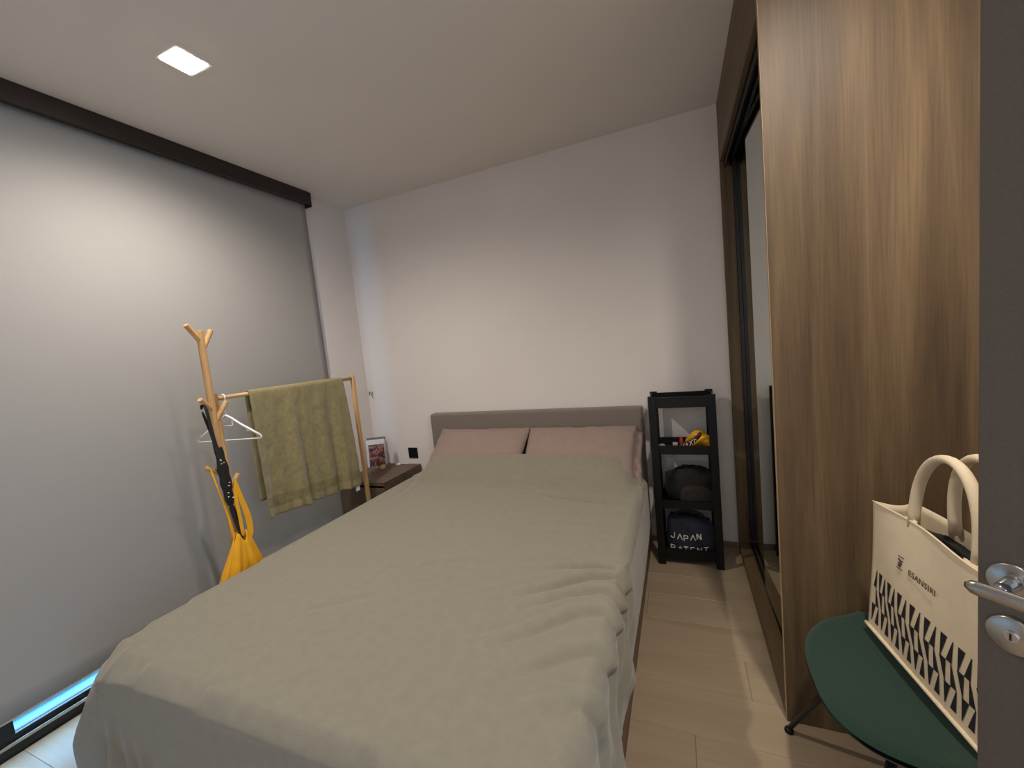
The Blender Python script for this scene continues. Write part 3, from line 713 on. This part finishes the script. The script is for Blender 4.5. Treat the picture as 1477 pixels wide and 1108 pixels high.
# yellow bag
t = thing('yellow_tote', 'crumpled yellow fabric bag hanging low on the coat stand', 'bag', (SX+.03, 1.19, .6))
def yb(u, v):
    a = 2*PI*u; z = .640-.40*v
    cy = 1.186+.004*v; wy = .026+.150*v**.85; wx = .014+.040*v**.7
    pl = 1+(.20*math.sin(a*7+v*1.5)+.14*math.sin(a*12+2))*min(1, v*2.2+.15)
    top = .022*math.sin(a*3+1)*(1-v)
    return (SX+.062+wx*pl*math.sin(a), cy-.050*v+wy*(1+.06*math.sin(a*9))*math.cos(a), z+top)
yo = MB().grid(yb, 120, 40, closed_u=True).build('bag_body', M['yellow'], t, smooth=True); solid(yo, .0015)
ribbon([(SX+.004,1.140,.985),(SX+.020,1.146,.90),(SX+.032,1.158,.80),(SX+.045,1.164,.70),(SX+.05,1.168,.625)], [.010,.008,.008,.010,.018], 'bag_handle', M['yellow'], t)
ribbon([(SX+.034,1.222,.895),(SX+.038,1.220,.86),(SX+.045,1.232,.78),(SX+.052,1.246,.70),(SX+.055,1.238,.60)], [.012,.020,.026,.030,.030], 'bag_handle', M['yellow'], t)
ribbon([(SX+.034,1.218,.895),(SX+.042,1.205,.82),(SX+.050,1.206,.72),(SX+.055,1.204,.62)], [.012,.016,.016,.02], 'bag_handle', M['yellow'], t)

# ------------------------------------------------------------------ black rack
rx0, rx1, ry0, ry1 = -.185, .168, 2.462, 2.690
t = thing('storage_rack', 'tall narrow black plastic rack standing between the headboard and wardrobe', 'rack', ((rx0+rx1)/2, (ry0+ry1)/2, 0))
for x0, x1 in ((rx0, rx0+.042), (rx1-.042, rx1)):
    for y0, y1 in ((ry0, ry0+.024), (ry1-.024, ry1)):
        sx = 1 if x0 == rx0 else -1
        xo = x0 if sx == 1 else x1
        mb = MB().box(min(xo, xo+sx*.042), max(xo, xo+sx*.042), y0 if y0 == ry0 else y1-.008, y0+.008 if y0 == ry0 else y1, .0005, 1.012)
        ya, yb_ = (y0+.008, y1) if y0 == ry0 else (y0, y1-.008)
        mb.box(min(xo, xo+sx*.008), max(xo, xo+sx*.008), ya, yb_, .0005, 1.012)
        mb.build('post', M['black_plastic'], t, bevel=.0015)
def tray(zt_, hgt, kx=16, ky=9, holes=True):
    zb = zt_-hgt; x0, x1, y0, y1 = rx0+.0085, rx1-.0085, ry0+.0085, ry1-.0085; w_ = .006
    mb = MB().box(x0, x1, y0, y0+w_, zb, zt_).box(x0, x1, y1-w_, y1, zb, zt_).box(x0, x0+w_, y0+w_, y1-w_, zb, zt_).box(x1-w_, x1, y0+w_, y1-w_, zb, zt_)
    mb.box(x0, x1, y0-.004, y0, zt_-.006, zt_)
    # perforated floor: webs between square holes
    xs_ = np.linspace(x0+w_, x1-w_, kx+1); ys_ = np.linspace(y0+w_, y1-w_, ky+1); hw = .0068
    if holes:
        for j in range(ky+1):
            a = max(ys_[j]-hw, y0+w_); b = min(ys_[j]+hw, y1-w_); mb.box(x0+w_, x1-w_, a, b, zb, zb+.003)
        for i in range(kx+1):
            for j in range(ky):
                mb.box(max(xs_[i]-hw, x0+w_), min(xs_[i]+hw, x1-w_), ys_[j]+hw, ys_[j+1]-hw, zb, zb+.003)
    else: mb.box(x0+w_, x1-w_, y0+w_, y1-w_, zb, zb+.003)
    return mb.build('tray', M['black_plastic'], t)
tray(1.004, .062, 16, 9); tray(.722, .052); tray(.396, .050); tray(.100, .062)

# contents, middle shelf (on tray at .722): snack pack and small items
zs = .722-.052+.0035
t = thing('snack_packet', 'crumpled yellow and brown snack packet on the upper rack shelf', 'snack', (.09, 2.52, zs))
def sn(u, v):
    a = 2*PI*u; s = v*2-1
    w_ = max(.02, 1-abs(s)**2.6)**.5
    x = .076+.071*s+.004*math.sin(a*4+v*7); r = .040*w_*(1+.16*math.sin(a*3+v*9)+.08*math.sin(a*7+v*21))
    lift = .018*math.sin(PI*v)+.018*v*(1-v)*3
    return (x, 2.530+.62*r*math.cos(a)-.02*s, zs+.046+lift*.9+r*1.15*math.sin(a))
MB().grid(sn, 40, 30, closed_u=True).build('foil', M['snack_y'], t, smooth=True)
def sn2(u, v):
    x = -.045+.125*v; z = zs+.018+.080*v+.004*math.sin(v*9)+(u-.5)*.040
    return (x+.010*u, 2.498-.004*math.sin(PI*u)+.010*v, z)
solid(MB().grid(sn2, 12, 20).build('brown_flap', M['snack_b'], t, smooth=True), .004)
mb = MB(); 
for k, (a, b) in enumerate([((0,0),(0,1)),((0,1),(.5,.3)),((.5,.3),(1,1)),((1,1),(1,0)), ((1.5,0),(2,1)),((2,1),(2.5,0)),((3,0),(4,1)),((3,1),(4,0)),((4.6,0),(4.6,1)),((4.6,1),(5.4,.5))]):
    def q(p): return (-.022+p[0]*.0155, 2.4885, zs+.016+p[0]*.0090+p[1]*.026)
    mb.tube([q(a), q(b)], .0018, 6)
mb.build('lettering', M['letter_white'], t)
def small(name, label, cat, c, prof, m, n=18): return tag(MB().lathe(c, prof, n).build(name, m, None, smooth=True), label, cat)
small('bottle_cap', 'small grey lid at the left end of the upper rack shelf', 'lid', (-.125, 2.500, zs), [(.001,0),(.022,0),(.022,.030),(.018,.046),(.012,.052),(.001,.053)], M['grey_plastic'])
small('small_jar', 'tiny grey jar beside the yellow snack packet', 'jar', (-.052, 2.500, zs), [(.001,0),(.016,0),(.016,.038),(.013,.044),(.015,.046),(.015,.060),(.001,.061)], M['grey_plastic'])
small('red_bottle', 'small red bottle top behind the snack packet', 'bottle', (-.020, 2.600, zs), [(.001,0),(.012,0),(.012,.050),(.008,.058),(.008,.070),(.001,.071)], M['red'])

def lump(name, label, cat, c, r, m, seed, parent=None, p=2.6, amp=.18, nn=48):
    def fn(u, v):
        a = 2*PI*u; b = PI*(v-.5)
        cs = lambda t_: math.copysign(abs(math.cos(t_))**(2/p), math.cos(t_)); sn_ = lambda t_: math.copysign(abs(math.sin(t_))**(2/p), math.sin(t_))
        d = Vector((cs(b)*cs(a), cs(b)*sn_(a), sn_(b)))
        k = 1+amp*noise.noise(d*1.7+Vector((seed,0,0)))+amp*.45*noise.noise(d*5+Vector((seed,3,0)))
        z = c[2]+r[2]*d.z*k
        if z < c[2]-r[2]: z = c[2]-r[2]
        return (c[0]+r[0]*d.x*min(k, 1.05), c[1]+r[1]*d.y*min(k, 1.05), z)
    o = MB().grid(fn, nn, nn//2, closed_u=True).build(name, m, parent, smooth=True)
    return tag(o, label, cat) if label else o
zs2 = .396-.050+.0035
lump('folded_jacket', 'black rumpled cloth bag filling the middle rack shelf', 'bag', (.008, 2.590, zs2+.105), (.142, .078, .108), M['dark_fabric'], 3)
lump('dark_pouch', 'dark brown pouch in front of the black bag on the middle shelf', 'pouch', (.045, 2.503, zs2+.064), (.090, .022, .064), M['brown_fabric'], 8, amp=.1)
zs3 = .100-.062+.0035
t = thing('navy_tote', 'navy canvas bag with white JAPAN PATENT lettering on the bottom rack shelf', 'bag', (.0, 2.56, zs3))
def nb(u, v):
    a = 2*PI*u; z = zs3+.235*v
    p_ = 3.2; cs = math.copysign(abs(math.cos(a))**(2/p_), math.cos(a)); sn_ = math.copysign(abs(math.sin(a))**(2/p_), math.sin(a))
    k = 1-.18*max(0, v-.6)/.4
    return (.000+.135*k*cs*(1+.02*math.sin(z*60)), 2.570+(.070-.045*v**2)*sn_+.004*math.sin(a*5+v*6), z-.035*v*max(0, cs*.6+.1))
nbo = MB().grid(nb, 60, 24, closed_u=True).build('body', M['navy'], t, smooth=True)
MB().add([nb(i/60, 0) for i in range(60)], [tuple(range(60))]).build('base', M['navy'], t)
lump('contents', None, None, (0, 2.570, zs3+.190), (.105, .028, .045), M['dark_fabric'], 5, parent=t)
ribbon([(-.095,2.545,zs3+.20),(-.08,2.53,zs3+.262),(-.02,2.522,zs3+.278),(.04,2.522,zs3+.272),(.085,2.53,zs3+.245),(.095,2.545,zs3+.19)], .020, 'handle', M['navy'], t, wdir=(0,.3,1))
def strokes(txt, x, z, s, yv, jig):
    G = {'J':[(.0,.25),(.15,.0),(.45,.0),(.6,.25),(.6,1)], 'A':[(0,0),(.4,1),(.8,0)], 'P':[(0,0),(0,1),(.6,.95),(.6,.5),(0,.42)], 'N':[(0,0),(0,1),(.6,0),(.6,1)],
         'T':[(-.05,1),(.65,1)], 'E':[(.6,1),(0,1),(0,0),(.6,0)]}
    G2 = {'T':[(.3,1),(.3,0)], 'E':[(0,.5),(.5,.5)]}
    mb = MB()
    for k, ch in enumerate(txt):
        dz = jig[k]
        for g in (G.get(ch), G2.get(ch)):
            if g: 
                pts = []
                for a, b in g:
                    px_ = x+a*s*1.1; pz = z+dz+b*s
                    pts.append((px_, yv(px_, pz), pz))
                for i in range(len(pts)-1): mb.tube([pts[i], pts[i+1]], .0030, 6, flat=1)
        x += s*1.16
    return mb
def yv(x, z):
    v = (z-zs3)/.235; k = 1-.18*max(0, v-.6)/.4
    c = min(1, abs(x)/(.135*k)); th_ = math.acos(min(1, c**(3.2/2))); s_ = abs(math.sin(th_))**(2/3.2)
    return 2.570-(.070-.045*max(0,v)**2)*s_-.003
strokes('JAPAN', -.110, .142, .031, yv, [.006,0,-.006,0,.008]).build('lettering', M['letter_white'], t)
strokes('PATENT', -.112, .073, .031, yv, [0,-.002,-.002,-.003,-.002,.002]).build('lettering', M['letter_white'], t)

# ------------------------------------------------------------------ green chair
t = thing('chair', 'dark green fabric shell chair with thin black legs at the wardrobe end', 'chair', (.52, 1.23, 0))
scx, scy, sz = .535, 1.225, .455
ha, hb = .255, .258
def seat_top(u, v):
    a = 2*PI*u; r = v
    p_ = 2.7; cs = math.copysign(abs(math.cos(a))**(2/p_), math.cos(a)); sn_ = math.copysign(abs(math.sin(a))**(2/p_), math.sin(a))
    x = scx+ha*r*cs*(1 - .0*sn_); y = scy+hb*r*sn_
    # saddle: front edge (-x) rolls down, sides turn up a little
    z = sz - .030*max(0, -r*cs)**2.5 + .018*abs(r*sn_)**3*(1 if cs > -.4 else .4) - .012*(1-r)
    if r > .93: z -= .010*((r-.93)/.07)**2
    return (x, y, z)
def seat_bot(u, v):
    x, y, z = seat_top(u, 1-v*.999)
    e = min(1, v/.08)
    return (x, y, z-.010-.030*math.sin(e*PI/2)+.0*v)
MB().grid(seat_top, 64, 26, closed_u=True).grid(seat_bot, 64, 22, closed_u=True).build('seat', M['green'], t, smooth=True)
def back_fn(side):
    def fn(u, v):
        y = scy+(u-.5)*.44*(1-.22*v**2); z = sz-.01+.36*v
        x = .775+.045*v-.10*((u-.5)*2)**2*(.55) + .0*side
        return (x+side*.016*math.sin(PI*min(1,max(0,u)))**.3, y, z)
    return fn
solid(MB().grid(back_fn(0), 30, 20).build('backrest', M['green'], t, smooth=True), .026)
MB().box(scx-.13, scx+.15, scy-.13, scy+.13, sz-.058, sz-.046).build('under_frame', M['black_metal'], t, bevel=.004)
for (tx, ty, bx, by) in ((.420,1.345,.268,1.478), (.420,1.115,.290,.985), (.67,1.345,.80,1.48), (.67,1.115,.80,.985)):
    lg = MB().tube([(tx, ty, sz-.052), (bx, by, .012)], [.011, .0075], 12).build('leg', M['black_metal'], t, smooth=True)
    MB().lathe((bx, by, .0005), [(.001,0),(.013,0),(.014,.003),(.013,.010),(.008,.016),(.001,.016)], 16).build('foot_cap', M['black_plastic'], t, smooth=True)

# ------------------------------------------------------------------ tote bag on chair
bz = .478; by0, by1 = 1.398, .985; bh = .372
t = thing('tote_bag', 'cream canvas tote with black wedge pattern standing on the green chair', 'bag', (.52, 1.2, bz))
def fx(yp): return .463+(1.389-yp)*.134          # front face plane (x as a function of y)
def front(u, v):      # u from far (by0) to near (by1), v up
    y = by0+(by1-by0)*u; z = bz+bh*v
    bulge = -.012*math.sin(PI*u)*math.sin(PI*v)+.004*math.sin(u*9+v*4)*v
    lean = .020*v
    return (fx(y)+lean+bulge, y, z+.006*math.sin(u*5)*v)
def backf(u, v):
    y = by0+(by1-by0)*u; z = bz+bh*v; return (fx(y)+.115-.012*v, y, z+.004*math.sin(u*6)*v)
solid(MB().grid(front, 40, 30).build('front_panel', M['canvas'], t, smooth=True), .002)
solid(MB().grid(backf, 30, 20).build('back_panel', M['canvas'], t, smooth=True), .002)
def side(u0):
    def fn(s, v):
        a = Vector(front(u0, v)); b = Vector(backf(u0, v)); q = a.lerp(b, s)
        q.y += (.030*math.sin(PI*s)*(v**1.2))*(-1 if u0 == 0 else 1); return q
    return fn
for u0 in (0, 1): solid(MB().grid(side(u0), 12, 20).build('side_gusset', M['canvas'], t, smooth=True), .002)
def bottom(s, u):
    a = Vector(front(u, 0)); b = Vector(backf(u, 0)); return a.lerp(b, s)
solid(MB().grid(bottom, 4, 10).build('base', M['canvas'], t), .002)
# bottom seam piping
MB().tube([tuple(Vector(front(u, 0))+Vector((-.004, 0, .004))) for u in np.linspace(-.01, 1.01, 20)], .0050, 8).build('seam', M['canvas'], t, smooth=True)
MB().tube([tuple(Vector(front(u, 1))+Vector((-.001, 0, -.001))) for u in np.linspace(0, 1, 20)], .0026, 8).build('top_hem', M['canvas'], t, smooth=True)
# printed wedges
mb = MB(); per = .0455; rows = [(.505, .557), (.557, .609), (.609, .662)]
def onf(y, z, off=-.0022):
    u = (y-by0)/(by1-by0); v = (z-bz)/bh; x, yy, zz = front(u, v); return (x+off, yy, zz)
def quadstrip(pl, pr, z0, z1, m_):
    """wedge between left/right y at bottom (pl) and top (pr)"""
    n = 5; v = []
    for i in range(n+1):
        k = i/n; z = z0+(z1-z0)*k; a = pl[0]+(pr[0]-pl[0])*k; b = pl[1]+(pr[1]-pl[1])*k
        v += [onf(a, z), onf(b, z)]
    f = [(2*i, 2*i+1, 2*i+3, 2*i+2) for i in range(n)]
    m_.add(v, f)
for r, (z0, z1) in enumerate(rows):
    for k in range(12):
        yc = by0-.008-per*(k)-per*.25
        a_y = by0+.030-per*k-per*(0, .70, .72)[r]
        Y = lambda q: a_y-per*q
        def put(lo, hi):
            if max(Y(lo[0]), Y(hi[0])) < by0-.003 and min(Y(lo[1]), Y(hi[1])) > by1+.002: quadstrip((Y(lo[0]), Y(lo[1])), (Y(hi[0]), Y(hi[1])), z0, z1, mb)
        if r != 1: put((.02, .06), (0, .38)); put((.36, .70), (.69, .73))
        else: put((.32, .36), (0, .38)); put((-.32, .02), (-.35, -.31))
mb.build('wedge_print', M['print_black'], t)
# writing and emblem
def tm(y, z, off=-.0032):
    # text x axis runs to -y (towards camera right), up is +z, faces -x
    x, yy, zz = front((y-by0)/(by1-by0), (z-bz)/bh)
    xa = Vector((.134, -1, 0)).normalized(); za = Vector((.05, 0, 1)).normalized(); na = xa.cross(za)
    R = Matrix((xa, za, na)).transposed().to_4x4(); return Matrix.Translation((x+off, yy, zz)) @ R
text_mesh('lettering', 'ESANSIRI', .0205, M['print_brown'], t, tm(1.228, .726), spacing=1.12)
mb = MB()
def ep(a, b): return onf(1.268-a, .724+b, -.003)
for pts in (((0,.030),(.018,.030)), ((0,.0),(.018,.0)), ((.002,.024),(.014,.013)), ((.002,.020),(.016,.021)), ((.014,.013),(.004,.006)), ((.004,.014),(.004,.004)), ((.010,.016),(.010,.004))):
    mb.tube([ep(*pts[0]), ep(*pts[1])], .0012, 6)
mb.build('emblem', M['print_purple'], t)
# handles
def handle(ya, yb2, fnx, top, xlean, name='handle'):
    pts = []
    for k in np.linspace(0, 1, 26):
        a = PI*k; y = (ya+yb2)/2+(ya-yb2)/2*math.cos(a)*(1+.06*math.sin(a)); s = math.sin(a)**.8
        z = bz+bh-.012+(top-(bz+bh-.012))*s
        pts.append((fnx(y)+xlean*s, y, z))
    return MB().tube(pts, .0125, 12, flat=.75).build(name, M['canvas'], t, smooth=True)
handle(1.262, 1.075, lambda y: fx(y)+.030, 1.036, .012)
handle(1.235, 1.050, lambda y: fx(y)+.092, 1.046, -.010)
for yy in (1.262, 1.075):
    solid(MB().grid(lambda u, v: tuple(Vector(front((yy+(u-.5)*.034-by0)/(by1-by0), .90+.11*v))+Vector((.0035, 0, 0))), 6, 6).build('handle_patch', M['canvas'], t, smooth=True), .004)
lump('bag_contents', None, None, (.565, 1.19, bz+.285), (.030, .165, .055), M['dark_fabric'], 2, parent=t)
